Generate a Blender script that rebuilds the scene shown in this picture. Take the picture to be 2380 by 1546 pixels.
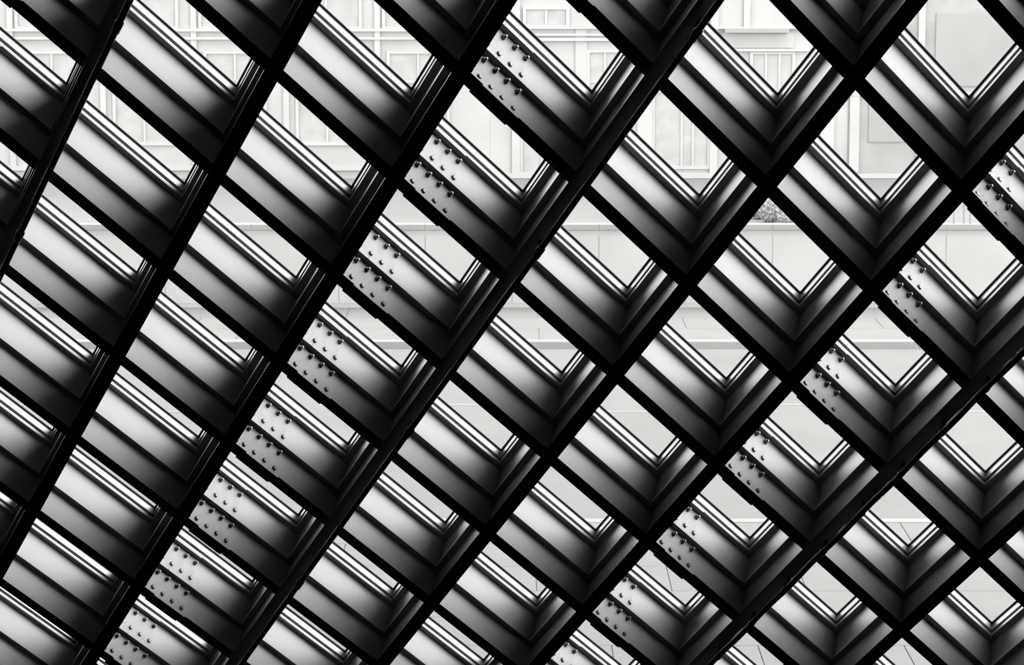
import bpy, bmesh, math, random
from mathutils import Vector, Matrix

random.seed(7)
for o in list(bpy.data.objects):
    bpy.data.objects.remove(o, do_unlink=True)
S = bpy.context.scene
C = S.collection

# ------------------------------------------------------------------ geometry of the sloped steel lattice
A = 1.2                      # side of one diamond, metres
F = 6624.72                  # focal length in pixels of the 2380 px wide frame
AL = 0.56234484              # half the diamond's acute angle
R = Matrix(((0.97351363, 0.15046016, 0.17214226),
            (0.03380326, 0.64993376, -0.75923873),
            (-0.22611625, 0.74494822, 0.62763333)))       # lattice axes seen from the camera
T = Vector((0.77561941, -1.31626401, 15.30141664))
CAM_H = 11.0                  # eye above the street
ex = R.col[0].copy()
_k = -ex[1] / ex[2]
ez = Vector((0, -1, -_k)).normalized()
ez = (ez - ex * ez.dot(ex)).normalized()
ey = ez.cross(ex)
CAM = Vector((0, 0, CAM_H))

def c2w(c):                  # a direction or offset given along the camera's axes (right, down, forward)
    return Vector((ex.dot(c), ey.dot(c), ez.dot(c)))

SA, CA = math.sin(AL), math.cos(AL)
WX, WY, WN = c2w(R.col[0]), c2w(R.col[1]), c2w(R.col[2])   # along the slope, down the slope, outwards
ORG = CAM + c2w(T) * A

def XYZ(x, y, z):
    return ORG + (WX * x + WY * y + WN * z) * A

def P(i, j, z):              # i counts rising beams, j falling beams, z depth from the inner face outwards
    return XYZ((i - j) * SA, (i + j) * CA, z)

EI = WX * SA + WY * CA       # direction of a falling beam
EJ = -WX * SA + WY * CA      # direction of a rising beam (downwards)
QI = WX * CA - WY * SA       # across a falling beam, towards the upper right
QJ = -WX * CA - WY * SA      # across a rising beam, towards the upper left
HW = 0.0525                  # half a flange, in lattice units
RX0, RX1, RY0, RY1 = -7.0, 3.1, -2.9, 8.1                # part of the slope that is glazed

# ------------------------------------------------------------------ camera
cd = bpy.data.cameras.new('camera')
cam = bpy.data.objects.new('camera', cd)
C.objects.link(cam)
cd.sensor_fit = 'HORIZONTAL'
cd.sensor_width = 36.0
cd.lens = F / 2380.0 * 36.0
cd.clip_start = 0.1
cd.clip_end = 2000
right, up, back = c2w(Vector((1, 0, 0))), c2w(Vector((0, -1, 0))), c2w(Vector((0, 0, -1)))
cam.matrix_world = Matrix(((right.x, up.x, back.x, CAM.x), (right.y, up.y, back.y, CAM.y),
                           (right.z, up.z, back.z, CAM.z), (0, 0, 0, 1)))
S.camera = cam

# ------------------------------------------------------------------ sky: bright overcast
w = bpy.data.worlds.new('overcast')
S.world = w
w.use_nodes = True
bg = w.node_tree.nodes['Background']
bg.inputs['Color'].default_value = (1.0, 0.995, 0.985, 1)
bg.inputs['Strength'].default_value = 1.0
S.view_settings.view_transform = 'Standard'
S.view_settings.look = 'None'
S.view_settings.gamma = 1.0
S.view_settings.exposure = 3.0
S.view_settings.use_curve_mapping = False
S.cycles.max_bounces = 8
S.cycles.transparent_max_bounces = 16

# ------------------------------------------------------------------ materials
def nodes(name):
    m = bpy.data.materials.new(name)
    m.use_nodes = True
    return m, m.node_tree.nodes, m.node_tree.links, m.node_tree.nodes['Principled BSDF']

def paint(name, col, rough=0.4, metal=0.0, spec=0.5, var=0.12, scale=6.0, bump=0.0):
    m, N, L, b = nodes(name)
    tc = N.new('ShaderNodeTexCoord')
    nz = N.new('ShaderNodeTexNoise')
    nz.inputs['Scale'].default_value = scale
    nz.inputs['Detail'].default_value = 5
    L.new(tc.outputs['Object'], nz.inputs['Vector'])
    cr = N.new('ShaderNodeValToRGB')
    cr.color_ramp.elements[0].position = 0.35
    cr.color_ramp.elements[1].position = 0.65
    cr.color_ramp.elements[0].color = (*[c * (1 - var) for c in col], 1)
    cr.color_ramp.elements[1].color = (*[min(1, c * (1 + var)) for c in col], 1)
    L.new(nz.outputs['Fac'], cr.inputs['Fac'])
    L.new(cr.outputs['Color'], b.inputs['Base Color'])
    b.inputs['Roughness'].default_value = rough
    b.inputs['Metallic'].default_value = metal
    b.inputs['Specular IOR Level'].default_value = spec
    if bump:
        bp = N.new('ShaderNodeBump')
        bp.inputs['Strength'].default_value = bump
        bp.inputs['Distance'].default_value = 0.002
        n2 = N.new('ShaderNodeTexNoise')
        n2.inputs['Scale'].default_value = scale * 12
        L.new(tc.outputs['Object'], n2.inputs['Vector'])
        L.new(n2.outputs['Fac'], bp.inputs['Height'])
        L.new(bp.outputs['Normal'], b.inputs['Normal'])
    return m

STEEL = paint('grey_satin_enamel', (0.16, 0.16, 0.159), rough=0.5, spec=1.55, var=0.06, scale=3.0)
PLATE = paint('splice_enamel', (0.16, 0.16, 0.159), rough=0.52, spec=1.45, var=0.16, scale=10.0)
BOLT = paint('bolt_enamel', (0.05, 0.05, 0.0495), rough=0.4, spec=1.2, var=0.1, scale=20)
ALU = paint('aluminium_frame', (0.42, 0.42, 0.415), rough=0.45, metal=0.3, spec=0.8, var=0.03)
RUB = paint('black_gasket', (0.012, 0.012, 0.012), rough=0.8, var=0.1)
PIPE = paint('dark_metal_pipe', (0.20, 0.20, 0.198), rough=0.13, metal=1.0, var=0.05)
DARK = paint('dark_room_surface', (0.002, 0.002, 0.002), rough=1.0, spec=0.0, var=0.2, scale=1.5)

def glass_mat():
    m, N, L, b = nodes('hazy_mesh_glass')
    N.remove(b)
    out = N['Material Output']
    tr = N.new('ShaderNodeBsdfTransparent')
    tr.inputs['Color'].default_value = (0.97, 0.97, 0.97, 1)
    tl = N.new('ShaderNodeBsdfTranslucent')
    tl.inputs['Color'].default_value = (0.8, 0.8, 0.79, 1)
    mx = N.new('ShaderNodeMixShader')
    mx.inputs[0].default_value = VEIL
    L.new(tr.outputs[0], mx.inputs[1])
    L.new(tl.outputs[0], mx.inputs[2])
    L.new(mx.outputs[0], out.inputs['Surface'])
    return m
VEIL = 0.005
GLASS = glass_mat()

# ------------------------------------------------------------------ helpers
def mesh(name, verts, faces, mat, smooth=False):
    me = bpy.data.meshes.new(name)
    me.from_pydata(verts, [], faces)
    me.update()
    bm = bmesh.new()
    bm.from_mesh(me)
    bmesh.ops.recalc_face_normals(bm, faces=bm.faces)
    bm.to_mesh(me)
    bm.free()
    me.materials.append(mat)
    if smooth:
        for p in me.polygons:
            p.use_smooth = True
    return me

def link(name, me, parent=None, loc=None):
    o = bpy.data.objects.new(name, me)
    C.objects.link(o)
    if loc is not None:
        o.location = loc
    if parent is not None:
        o.parent = parent
    return o

def empty(name, loc, label=None, cat=None, group=None, kind=None):
    o = bpy.data.objects.new(name, None)
    o.location = loc
    o.empty_display_size = 0.1
    C.objects.link(o)
    return tag(o, label, cat, group, kind)

def tag(o, label=None, cat=None, group=None, kind=None):
    for k, v in (('label', label), ('category', cat), ('group', group), ('kind', kind)):
        if v:
            o[k] = v
    return o

HEX = [(0, 1, 2, 3), (7, 6, 5, 4), (0, 4, 5, 1), (1, 5, 6, 2), (2, 6, 7, 3), (3, 7, 4, 0)]

class MB:
    def __init__(self, base=Vector((0, 0, 0))):
        self.v, self.f, self.b = [], [], base
    def hexa(self, pts):
        n = len(self.v)
        self.v += [Vector(p) - self.b for p in pts]
        self.f += [tuple(n + k for k in q) for q in HEX]
        return self
    def cell(self, i0, i1, j0, j1, z0, z1):
        return self.hexa([P(i0, j0, z0), P(i1, j0, z0), P(i1, j1, z0), P(i0, j1, z0),
                          P(i0, j0, z1), P(i1, j0, z1), P(i1, j1, z1), P(i0, j1, z1)])
    def bar(self, o, e, q, l0, l1, d0, d1, z0, z1):        # square-ended bar: along e, across q, depth outwards
        pt = lambda l, d, z: o + (e * l + q * d + WN * z) * A
        return self.hexa([pt(l0, d0, z0), pt(l1, d0, z0), pt(l1, d1, z0), pt(l0, d1, z0),
                          pt(l0, d0, z1), pt(l1, d0, z1), pt(l1, d1, z1), pt(l0, d1, z1)])
    def box(self, o, ax, ay, az, x0, x1, y0, y1, z0, z1):
        pt = lambda x, y, z: o + ax * x + ay * y + az * z
        return self.hexa([pt(x0, y0, z0), pt(x1, y0, z0), pt(x1, y1, z0), pt(x0, y1, z0),
                          pt(x0, y0, z1), pt(x1, y0, z1), pt(x1, y1, z1), pt(x0, y1, z1)])
    def tube(self, pts, r, n=12):
        base = len(self.v)
        m = len(pts)
        for k, p in enumerate(pts):
            d = (pts[min(k + 1, m - 1)] - pts[max(k - 1, 0)]).normalized()
            a = d.cross(WN).normalized()
            b = d.cross(a)
            rr = r[k] if isinstance(r, (list, tuple)) else r
            for s in range(n):
                t = 2 * math.pi * s / n
                self.v.append(p + (a * math.cos(t) + b * math.sin(t)) * rr - self.b)
        for k in range(m - 1):
            for s in range(n):
                s2 = (s + 1) % n
                self.f.append((base + k * n + s, base + k * n + s2, base + (k + 1) * n + s2, base + (k + 1) * n + s))
        self.f.append(tuple(base + s for s in range(n)))
        self.f.append(tuple(base + (m - 1) * n + s for s in range(n)))
        return self
    def build(self, name, mat, parent=None, smooth=False):
        return link(name, mesh(name, self.v, self.f, mat, smooth), parent)

def place(o, parent):       # parts are modelled about their thing's own base point
    o.parent = parent
    return o

ORD = ['zeroth', 'first', 'second', 'third', 'fourth', 'fifth', 'sixth', 'seventh', 'eighth', 'ninth', 'tenth', 'eleventh', 'twelfth', 'thirteenth']
def ri(i): return ORD[i + 4] if 0 <= i + 4 < len(ORD) else None        # rising beams, from the left
def fj(j): return ORD[j + 3] if 0 <= j + 3 < len(ORD) else None        # falling beams, from the top right

def span(fixed, rising):    # stretch of a beam that lies on the glazed rectangle
    lo, hi = -1e9, 1e9
    for (c0, c1), (g, h) in (((RX0, RX1), (SA, -SA)), ((RY0, RY1), (CA, CA))):
        if rising:          # i fixed, run over j
            k, b = h, g * fixed
        else:
            k, b = g, h * fixed
        a0, a1 = sorted(((c0 - b) / k, (c1 - b) / k))
        lo, hi = max(lo, a0), min(hi, a1)
    return lo, hi

# depths (in diamond sides) of the doubled I-beams
TF = 0.0125
NEAR_WEB = (0.0122, 0.2440)
MID = (0.2435, 0.2665)
FAR_WEB = (0.2660, 0.5130)
OUT = (0.5125, 0.5230)
TW = 0.004

def beam_parts(root, base, c, l0, l1, rising, eps):
    def part(name, hw, z0, z1, mat=STEEL):
        b = MB(base)
        if rising: b.cell(c - hw, c + hw, l0, l1, z0, z1)
        else: b.cell(l0, l1, c - hw, c + hw, z0, z1)
        return b.build(name, mat, root)
    part('inner_flange', HW, eps, TF - eps / 2)
    part('web', TW, NEAR_WEB[0], NEAR_WEB[1])
    part('middle_flange', HW, MID[0] + eps, MID[1] - eps)
    part('web', TW, FAR_WEB[0], FAR_WEB[1])
    part('outer_flange', HW, OUT[0] + eps, OUT[1] - eps)

def falling_parts(root, base, c, l0, l1):
    # every bay of a falling beam is let in between two rising beams
    k = math.floor(l0 + HW)
    while k - HW < l1:
        a, b = k - HW, k + 1 - HW                      # middles of the rising beams either side
        k += 1
        for name, hw, z0, z1, cut in (('inner_flange', HW, 0.0002, TF - 0.0002, HW + .0006), ('web', TW, TF, MID[0] - .0002, TW + .0006),
                                      ('middle_flange', HW, MID[0] + .0002, MID[1] - .0002, HW + .0006), ('web', TW, MID[1], OUT[0] - .0002, TW + .0006),
                                      ('outer_flange', HW, OUT[0] + .0002, OUT[1] - .0002, HW + .0006)):
            x0, x1 = max(l0, a + cut), min(l1, b - cut)
            if x1 - x0 > .01:
                MB(base).cell(x0, x1, c - hw, c + hw, z0 + .0001, z1 - .0001).build(name, STEEL, root)

# ------------------------------------------------------------------ room shell
def setting(name, b, mat):
    o = b.build(name, mat)
    o['kind'] = 'structure'
    return o
FLOOR_Z = min(XYZ(0, RY1 + 1.0, 0.7).z, XYZ(0, RY1 + 1.0, 0).z) - 0.05
CEIL_Z = XYZ(0, RY0 - 1.0, 0).z + 0.1
xa, xb = XYZ(RX0 - 1.6, 0, 0).x, XYZ(RX1 + 1.6, 0, 0).x
ybot = XYZ(0, RY1 + 1.0, 0.3).y
YB = -28.0
X, Y, Z = Vector((1, 0, 0)), Vector((0, 1, 0)), Vector((0, 0, 1))
O0 = Vector((0, 0, 0))
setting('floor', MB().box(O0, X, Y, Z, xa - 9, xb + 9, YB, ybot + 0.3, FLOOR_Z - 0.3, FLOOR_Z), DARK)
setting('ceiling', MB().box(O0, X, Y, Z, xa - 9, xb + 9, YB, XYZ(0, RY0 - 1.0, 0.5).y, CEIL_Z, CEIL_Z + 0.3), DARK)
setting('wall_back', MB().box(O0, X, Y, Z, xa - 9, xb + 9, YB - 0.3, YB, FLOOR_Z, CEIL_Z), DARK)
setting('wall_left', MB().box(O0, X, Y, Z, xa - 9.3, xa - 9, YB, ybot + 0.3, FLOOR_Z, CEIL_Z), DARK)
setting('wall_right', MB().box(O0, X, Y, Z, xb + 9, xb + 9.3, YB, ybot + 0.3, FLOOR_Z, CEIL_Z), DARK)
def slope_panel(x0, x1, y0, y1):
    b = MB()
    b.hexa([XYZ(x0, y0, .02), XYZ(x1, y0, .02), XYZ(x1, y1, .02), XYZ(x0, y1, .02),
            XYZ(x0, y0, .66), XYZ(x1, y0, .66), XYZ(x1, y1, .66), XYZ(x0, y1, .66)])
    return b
OVER_Y, OVER_Z = 60.0, 40.0            # unseen upper storeys, their overhang sized to block light from overhead
setting('shading_overhang', MB().box(O0, X, Y, Z, -60, 14, YB, OVER_Y, OVER_Z, OVER_Z + 4), DARK)
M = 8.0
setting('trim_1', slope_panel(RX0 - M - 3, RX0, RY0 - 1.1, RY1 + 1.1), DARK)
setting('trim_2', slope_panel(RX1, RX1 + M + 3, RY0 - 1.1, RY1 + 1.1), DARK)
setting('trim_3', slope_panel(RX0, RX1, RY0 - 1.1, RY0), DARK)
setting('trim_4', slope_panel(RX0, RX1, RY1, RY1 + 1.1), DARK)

# ------------------------------------------------------------------ rising beams
PIPED = (-3, 0, 3)
SPLICED = (-4, -1, 2, 5)
IMIN, IMAX, JMIN, JMAX = -5, 6, -4, 11
def on_frame(i):
    return -3 <= i <= 5
for i in range(IMIN, IMAX + 1):
    c = i - HW
    l0, l1 = span(c, True)
    if l1 - l0 < 0.6:
        continue
    base = P(c, l1, 0)
    if on_frame(i):
        n = ri(i)
        extra = 'with a slim black pipe along its face' if i in PIPED else 'next right of a piped beam' if i - 1 in PIPED else 'next left of a piped beam'
        if i == 5:
            extra = 'only just showing in the bottom right corner'
        lab = f'black rising steel beam, {n} from the left, {extra}'
    else:
        lab = 'black rising steel beam beyond the edge of the view'
    root = empty('rising_beam', base, lab, 'beam', 'beams rising to the right', 'thing')
    beam_parts(root, base, c, l0, l1, True, 0.0)

# ------------------------------------------------------------------ bolts: hexagon head, washer and stub
def bolt_mesh(name, hn, hs, r=0.0155):
    v, f = [], []
    def ring(rad, h, n, ph=0.0):
        b = len(v)
        for s in range(n):
            t = 2 * math.pi * s / n + ph
            v.append(Vector((rad * math.cos(t), rad * math.sin(t), h)) * A)
        return b
    def bridge(a, b, n):
        for s in range(n):
            f.append((a + s, a + (s + 1) % n, b + (s + 1) % n, b + s))
    def cap(a, n):
        f.append(tuple(a + s for s in range(n)))
    a = ring(r * 1.18, 0, 12); b = ring(r * 1.18, 0.003, 12); bridge(a, b, 12); cap(b, 12); cap(a, 12)
    a = ring(r, 0.003, 6); b = ring(r, hn * 0.85, 6); c = ring(r * 0.86, hn, 6); bridge(a, b, 6); bridge(b, c, 6); cap(c, 6); cap(a, 6)
    if hs > 0:
        a = ring(r * 0.58, hn, 8); b = ring(r * 0.5, hn + hs, 8); bridge(a, b, 8); cap(b, 8); cap(a, 8)
    return mesh(name, v, f, BOLT)
ROTQ = Matrix((EI, QI.cross(EI), QI)).transposed()
NUT = bolt_mesh('bolt', 0.017, 0.013)
HEAD = bolt_mesh('bolt', 0.011, 0.0)

# ------------------------------------------------------------------ falling beams, bolted together from lengths of three diamonds
GAP = 0.20
COLS = (0.068, 0.163, 0.258, 0.353)
def shown(p, m=60):
    q = p - CAM
    x, y, z = q.dot(right), -q.dot(up), -q.dot(back)
    if z <= 0: return False
    u, v = F * x / z + 1190, F * y / z + 773
    return -m < u < 2380 + m and -m < v < 1546 + m
def add_splice(root, base, i, c):
    o = P(i - HW, c, 0)
    k0, k1 = 0.066, 0.425                                # along the beam from the rising beam's middle
    MB(base).bar(o, EI, QI, 0.125, k1, -0.0495, 0.0495, -0.011, -0.0005).build('flange_plate', PLATE, root)
    for s in (1, -1):
        d0, d1 = sorted((s * 0.012, s * 0.0478))
        MB(base).bar(o, EI, QI, 0.125, k1, d0, d1, OUT[0] - 0.008, OUT[0] - 0.0003).build('flange_plate', PLATE, root)
    for lo, z0, z1, zs in ((0.0, 0.028, 0.2270, (0.072, 0.200)), (0.0, 0.285, 0.4960, (0.334, 0.464))):
        pl = MB(base).bar(o, EI, QI, k0, k1 - .008, 0.0043, 0.0092, z0, z1).build('web_plate', PLATE, root)
        for kx in COLS:
            for zi, zz in enumerate(zs):
                b = link('bolt', NUT if zi else HEAD, pl)
                b.matrix_local = Matrix.Translation(o + (EI * (kx + HW) + QI * 0.0092 + WN * zz) * A - base) @ ROTQ.to_4x4()

for j in range(JMIN, JMAX + 1):
    c = j - HW
    l0, l1 = span(c, False)
    if l1 - l0 < 0.6:
        continue
    cuts = [l0] + [s + GAP - HW for s in SPLICED if l0 + .15 < s + GAP - HW < l1 - .15] + [l1]
    for a, b in zip(cuts, cuts[1:]):
        a2 = a + (0.0015 if a > l0 else 0)
        b2 = b - (0.0015 if b < l1 else 0)
        mids = [P(a2 + (b2 - a2) * k / 40, c + dj, z) for k in range(41) for dj, z in ((0, 0), (-.2, 0.4))]
        vis = any(shown(p, 0) for p in mids) and fj(j)
        base = P(b2, c, 0)
        if vis:
            p0 = [s for s in SPLICED if abs(s + GAP - HW - a) < 1e-6]
            p1 = [s for s in SPLICED if abs(s + GAP - HW - b) < 1e-6]
            if p0 and p0[0] in (-1, 2): where = f'bolted on at the {ri(p0[0])} rising beam'
            elif p0 and p0[0] == 5: where = 'beyond the ninth rising beam'
            else: where = f'ending at the {ri(p1[0])} rising beam' if p1 else 'the length at the left edge'
            lab = f'grey falling steel beam, {fj(j)} from the top right, {where}'
        else:
            lab = 'grey falling steel beam beyond the edge of the view'
        root = empty('falling_beam', base, lab, 'beam', 'beams falling to the right', 'thing')
        falling_parts(root, base, c, a2, b2)
        for s in SPLICED:
            if abs(s + GAP - HW - a) < 1e-6 and any(shown(P(s + .2, c, z), 80) for z in (0, .25, .5)):
                add_splice(root, base, s, c)
        if a < -1.2 < b and shown(P(-1.2, c, .25), 20):   # one end bolt through the middle flange
            e = link('bolt', NUT, root)
            e.matrix_local = Matrix.Translation(P(-1.155, c - 0.026, MID[0]) - base) @ Matrix((EI, (-WN).cross(EI), -WN)).transposed().to_4x4()
            e.scale = (.7, .7, .7)

# ------------------------------------------------------------------ windows
def ring(i, j, d0, d1, z0, z1, base):
    b = MB(base)
    def corners(d, z):
        return [P(i - HW + d, j - HW + d, z), P(i + 1 - HW - d, j - HW + d, z), P(i + 1 - HW - d, j + 1 - HW - d, z), P(i - HW + d, j + 1 - HW - d, z)]
    rows = [corners(d0, z0), corners(d1, z0), corners(d1, z1), corners(d0, z1)]
    for r in rows:
        b.v += [p - base for p in r]
    for r in range(4):
        for s in range(4):
            s2, r2 = (s + 1) % 4, (r + 1) % 4
            b.f.append((r * 4 + s, r * 4 + s2, r2 * 4 + s2, r2 * 4 + s))
    return b
nwin = 0
for i in range(IMIN - 1, IMAX + 1):
    for j in range(JMIN - 1, JMAX + 1):
        x, y = (i - j) * SA, (i + j + .9) * CA
        if not (RX0 - .45 < x < RX1 + .45 and RY0 - .75 < y < RY1 + .75):
            continue
        nwin += 1
        base = P(i + .45, j + .95, 0.55)
        vis = any(shown(P(i + p, j + q, .6), 0) for p in (.15, .5, .85) for q in (.15, .5, .85))
        root = empty(f'window_{nwin}', base, kind='structure')
        if vis and ri(i) and ri(i + 1) and fj(j) and fj(j + 1) and i >= -3:
            root['label'] = f'diamond window between {ri(i)} and {ri(i + 1)} rising beams, below the {fj(j)} falling beam'
            root['category'] = 'window'
        elif vis and fj(j):
            root['label'] = f'diamond window cut by the left edge, below the {fj(j)} falling beam'
            root['category'] = 'window'
        root['group'] = 'diamond windows of the slope'
        ring(i, j, 0.0012, 0.0535, 0.5232, 0.5330, base).build('bright_edge_strip', ALU, root)  # bright strip added to stand in for the outer flange's lit edge
        ring(i, j, 0.0012, 0.0300, 0.5332, 0.5528, base).build('spacer', RUB, root)
        ring(i, j, 0.0012, 0.0610, 0.5530, 0.6018, base).build('window_frame', ALU, root)
        ring(i, j, 0.0520, 0.0745, 0.6020, 0.6080, base).build('gasket', RUB, root)
        d = 0.064
        MB(base).cell(i - HW + d, i + 1 - HW - d, j - HW + d, j + 1 - HW - d, 0.6082, 0.6220).build('pane', GLASS, root)

# ------------------------------------------------------------------ pipes on the inner face of three rising beams
PL = {-3: 'slim black pipe along the leftmost rising beam', 0: 'slim black pipe along the fourth rising beam from the left',
      3: 'slim black pipe with many clips along the seventh rising beam'}
for i in PIPED:
    c = i - HW
    l0, l1 = span(c, True)
    zc = -0.078
    di = c + HW - 0.0245
    base = P(di, l1, zc)
    root = empty('pipe', base, PL[i], 'pipe', 'pipes on the beams')
    n = 120
    wob = 0.0035 if i == 3 else 0.0
    pts = [P(di + wob * math.sin(9.0 * (l0 + (l1 - l0) * k / n)), l0 + (l1 - l0) * k / n, zc) for k in range(n + 1)]
    MB(base).tube(pts, 0.0205 * A, 14).build('pipe_run', PIPE, root, True)
    step, start = (0.5, 0.30) if i == 3 else (2.05, 1.52 if i == 0 else 2.45)
    j = start - math.floor((start - l0) / step) * step
    while j < l1 - .05:
        p = P(di, j, zc)
        if i != 3:
            MB(base).tube([p - EJ * .05 * A, p - EJ * .045 * A, p + EJ * .045 * A, p + EJ * .05 * A], [.021 * A, .0265 * A, .0265 * A, .021 * A], 14).build('coupling', PIPE, root, True)
        cl = MB(base).tube([p - EJ * .012 * A, p + EJ * .012 * A], .0232 * A, 14).build('clamp', PIPE, root, False)
        MB(base).bar(P(c, j, 0), EJ, QJ, -.010, .010, -0.034, -0.016, zc + .0242, -0.0006).build('standoff', PIPE, cl)
        j += step

# ------------------------------------------------------------------ outside
fwd = -back
HF = Vector((fwd.x, fwd.y, 0)).normalized()              # heading of the street scene
HR = Vector((HF.y, -HF.x, 0))
PITCH = math.asin(-fwd.z)
def G(px, py, dist):         # a point at a given distance ahead that is seen at (px, py)
    dx, dy = (px - 1190) / F, (py - 773) / F
    f = fwd + right * dx - up * dy
    k = dist / f.dot(HF)
    return CAM + f * k
def gdist(py):               # how far away the street is seen at that height
    f = fwd - up * ((py - 773) / F)
    return -CAM_H / f.z * f.dot(HF)
def LX(px, dist): return (G(px, 773, dist) - CAM).dot(HR)
def LZ(py, dist): return G(1190, py, dist).z
GO = Vector((CAM.x, CAM.y, 0))

def pale(name, v, var=0.05, scale=0.6):
    return paint(name, (v, v, v * 0.985), rough=0.85, spec=0.2, var=var, scale=scale)
G1, G2, G3, G4, G5 = pale('pale_paving', 0.130), pale('road', 0.116), pale('white_stone', 0.190), pale('stone', 0.270), pale('grey_stone', 0.200)
WGL = pale('window_grey', 0.262, .08, 2.0)
GW, GS = pale('pale_facade', 0.285, .05, .8), pale('grey_facade', 0.215, .10, 1.2)
PANEL, WH = pale('pale_panel', 0.285), pale('white_trim', 0.305)
LEAF = pale('foliage_grey', 0.180, .25, 6.0)

D_ROAD0, D_ROAD1, D_WALL = gdist(1215), gdist(790), gdist(715)
def slab(name, d0, d1, z0, z1, mat, x0=-90, x1=90):
    b = MB().box(GO, HR, HF, Z, x0, x1, d0, d1, z0, z1).build(name, mat)
    b['kind'] = 'structure'
    return b
slab('street', 29, 170, -0.6, -0.16, G2)
def pavement(d0, d1, rows, wide, x0, x1):
    base = slab('sidewalk', d0, d1, -0.16, -0.03, G4)
    dep = (d1 - d0) / rows
    me = mesh('paving_slab', *[(lambda m: (m.v, m.f))(MB().box(O0, HR, HF, Z, 0.008, wide - 0.008, 0.008, dep - 0.008, -0.03, 0.0))][0], G1)
    for r in range(rows):
        x = x0 - (wide * 0.5 if r % 2 else 0)
        while x < x1:
            link('paving_slab', me, base, GO + HR * x + HF * (d0 + r * dep))
            x += wide
    return base
pavement(D_ROAD1, D_WALL, 3, 2.6, -17.5, 17.5)
slab('kerb', D_ROAD1 - .4, D_ROAD1 - .003, -0.16, 0.01, G3)
pavement(40.0, D_ROAD0, 6, 2.2, -9.5, 10.5)
slab('kerb', D_ROAD0 + .003, D_ROAD0 + .3, -0.16, 0.01, G3)
for n, y in enumerate((925, 941)):
    d = gdist(y)
    for k in range(-5, 6):                                # worn dashes of the lane line
        if (k + n) % 2:
            tag(MB().box(GO, HR, HF, Z, k * 4.0 + .3, k * 4.0 + 3.2, d - .06, d + .06, -0.1598, -0.150).build('lane_dash', G3), kind='structure')

# raised terrace behind a low wall
TZ = LZ(522, D_WALL)
ter = slab('terrace', D_WALL + .35, 130, -0.1, TZ - .12, G1)
tw = tag(MB().box(GO, HR, HF, Z, -60, 60, D_WALL + .02, D_WALL + .34, -0.02, TZ - .14).build('terrace_wall', G4), kind='structure')
cp = []
for k in range(-12, 12):
    MB().box(GO, HR, HF, Z, k * 2.4 + .004, k * 2.4 + 2.396, D_WALL - .06, D_WALL + .42, TZ - .138, TZ).build('coping_stone', G3, tw)
for k in range(-12, 12):
    MB().box(GO, HR, HF, Z, k * 2.4 + .012, k * 2.4 + 2.388, D_WALL + .008, D_WALL + .018, .12, TZ - .30).build('panel', PANEL, tw)
rail = empty('railing', GO + HR * LX(2235, D_WALL) + HF * (D_WALL + .15) + Z * TZ, 'thin grey railing posts standing on the terrace wall', 'railing')
for px in (2213, 2236, 2251):
    x = LX(px, D_WALL)
    MB(rail.location).tube([GO + HR * x + HF * (D_WALL + .15) + Z * z for z in (TZ, LZ(446, D_WALL))], .028, 8).build('post', G5, rail)
MB(rail.location).tube([GO + HR * LX(px, D_WALL) + HF * (D_WALL + .15) + Z * LZ(449, D_WALL) for px in (2205, 2260)], .02, 8).build('handrail', G5, rail)

# planting on the terrace
def shrub(px, py, rx, rz, dist, mat, label):
    c0 = GO + HR * LX(px, dist) + HF * dist + Z * (TZ - .12)
    root = empty('shrub', c0, label, 'shrub', 'shrubs on the terrace')
    MB(c0).tube([c0, c0 + Z * rz * .6], [.03, .018], 6).build('stem', WGL, root)
    rnd = random.Random(int(px))
    bm = bmesh.new()
    bmesh.ops.create_icosphere(bm, subdivisions=4, radius=1)
    for vtx in bm.verts:
        k = 1 + rnd.uniform(-.2, .2)
        vtx.co = Vector((vtx.co.x * rx * k, vtx.co.y * rx * k, rz * (1 + vtx.co.z * k)))
    me = bpy.data.meshes.new('foliage'); bm.to_mesh(me); bm.free(); me.materials.append(mat)
    link('foliage', me, root)
shrub(1788, 490, .30, .33, 80, G3, 'pale round shrub on the terrace, the tallest of three')
shrub(1762, 508, .26, .17, 80.8, G3, 'low pale shrub on the terrace, left of the tallest')
shrub(1822, 510, .22, .15, 79.3, LEAF, 'small darker shrub on the terrace, right of the tallest')

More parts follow.
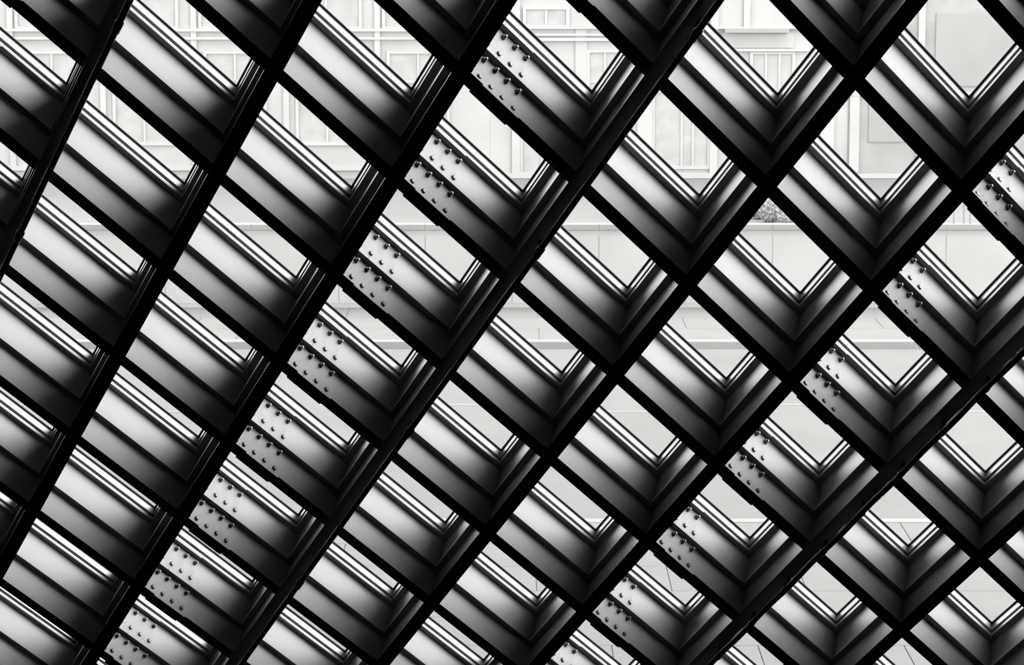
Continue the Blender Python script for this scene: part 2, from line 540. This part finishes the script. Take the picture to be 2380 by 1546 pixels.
# buildings across the street, seen faintly
DB = 93.0
def fac(b, x0, y0, x1, y1, out, deep=0.25):               # a block of the front, standing `out` metres proud of it
    return b.box(GO, HR, HF, Z, LX(x0, DB), LX(x1, DB), DB - out * .45, DB + deep, LZ(y1, DB), LZ(y0, DB))
def building(label, x0, x1, mat, top):
    c0 = GO + HR * LX((x0 + x1) / 2, DB) + HF * DB + Z * (TZ - .12)
    root = empty('stone_building', c0, label, 'building')
    MB(c0).box(GO, HR, HF, Z, LX(x0, DB), LX(x1, DB), DB, DB + 14, TZ - .12, top).build('wall', mat, root)
    MB(c0).box(GO, HR, HF, Z, LX(x0, DB), LX(x1, DB), DB - .3, DB + 14.1, top, top + .6).build('cornice', WH, root)
    def add(name, rects, mat, out, parent=None):
        for r in rects:
            fac(MB(c0), *r, out).build(name, mat, parent or root)
    def window(r, mull=(), rails=()):
        x0_, y0_, x1_, y1_ = r
        f = MB(c0)
        for q in ((x0_ - 7, y0_ - 6, x1_ + 7, y0_), (x0_ - 7, y1_, x1_ + 7, y1_ + 8), (x0_ - 7, y0_, x0_, y1_), (x1_, y0_, x1_ + 7, y1_)):
            fac(f, *q, .12)
        f = f.build('window_frame', WH, root)
        fac(MB(c0), x0_, y0_, x1_, y1_, .03).build('pane', WGL, f)
        for m in mull:
            fac(MB(c0), m - 2.5, y0_, m + 2.5, y1_, .09).build('mullion', WH, f)
        for m in rails:
            fac(MB(c0), x0_, m - 2.5, x1_, m + 2.5, .09).build('glazing_bar', WH, f)
    return add, window
add, win = building('pale building across the street, left of the columned one', -420, 1139.7, GW, 15.0)
for k in range(-2, 5):
    x = 60 + k * 210
    win((x, -190, x + 150, 62), (x + 75,), (-60,))
    win((x + 10, 125, x + 140, 330), (x + 75,), (190,))
add('ledge', [(-420, 66, 1135, 73), (-420, 86, 1135, 92), (-420, 386, 1135, 396)], WH, .22)
add('pilaster', [(305 + 210 * k - 270, -200, 318 + 210 * k - 270, 386) for k in range(-2, 5)], WH, .15)
add, win = building('pale columned building across the street with tall grouped windows', 1140, 1961.6, GW, 17.0)
win((1222, 22, 1314, 58), (1268,)); win((1368, 122, 1438, 300), (1403,), (190,))
win((1742, 126, 1832, 385), (1772, 1803), (250,))
win((1518, 215, 1640, 385), (1580, 1606), ())
win((1215, 150, 1300, 400), (1258,), (230,))
add('ledge', [(1140, 62, 1955, 67), (1140, 78, 1470, 83), (1140, 88, 1470, 95), (1665, 113, 1870, 119), (1140, 402, 1955, 414)], WH, .25)
add('panel', [(1672, 76, 1835, 111), (1335, 62, 1362, 400)], GW, .10)
add('awning', [(1676, 66, 1822, 75)], G5, .8)
add('pilaster', [(1190, -210, 1208, 402), (1478, -210, 1512, 402), (1645, -210, 1662, 402), (1720, -210, 1734, 62), (1900, -210, 1930, 402)], WH, .18)
add, win = building('grey stone building across the street at the right', 1962, 2800, GS, 16.0)
add('pilaster', [(1966, -210, 1988, 400), (2120, -210, 2135, 400), (2400, -210, 2425, 400)], GW, .18)
add('panel', [(2010, 60, 2100, 330), (2160, 240, 2380, 400), (2160, 30, 2380, 200)], G5, .08)
add('ledge', [(1962, 404, 2800, 414), (1962, 214, 2800, 222)], WH, .22)

# print('windows', nwin, 'floor', FLOOR_Z, 'ceil', CEIL_Z, 'bottom y', ybot, 'D', gdist(520), gdist(1215))
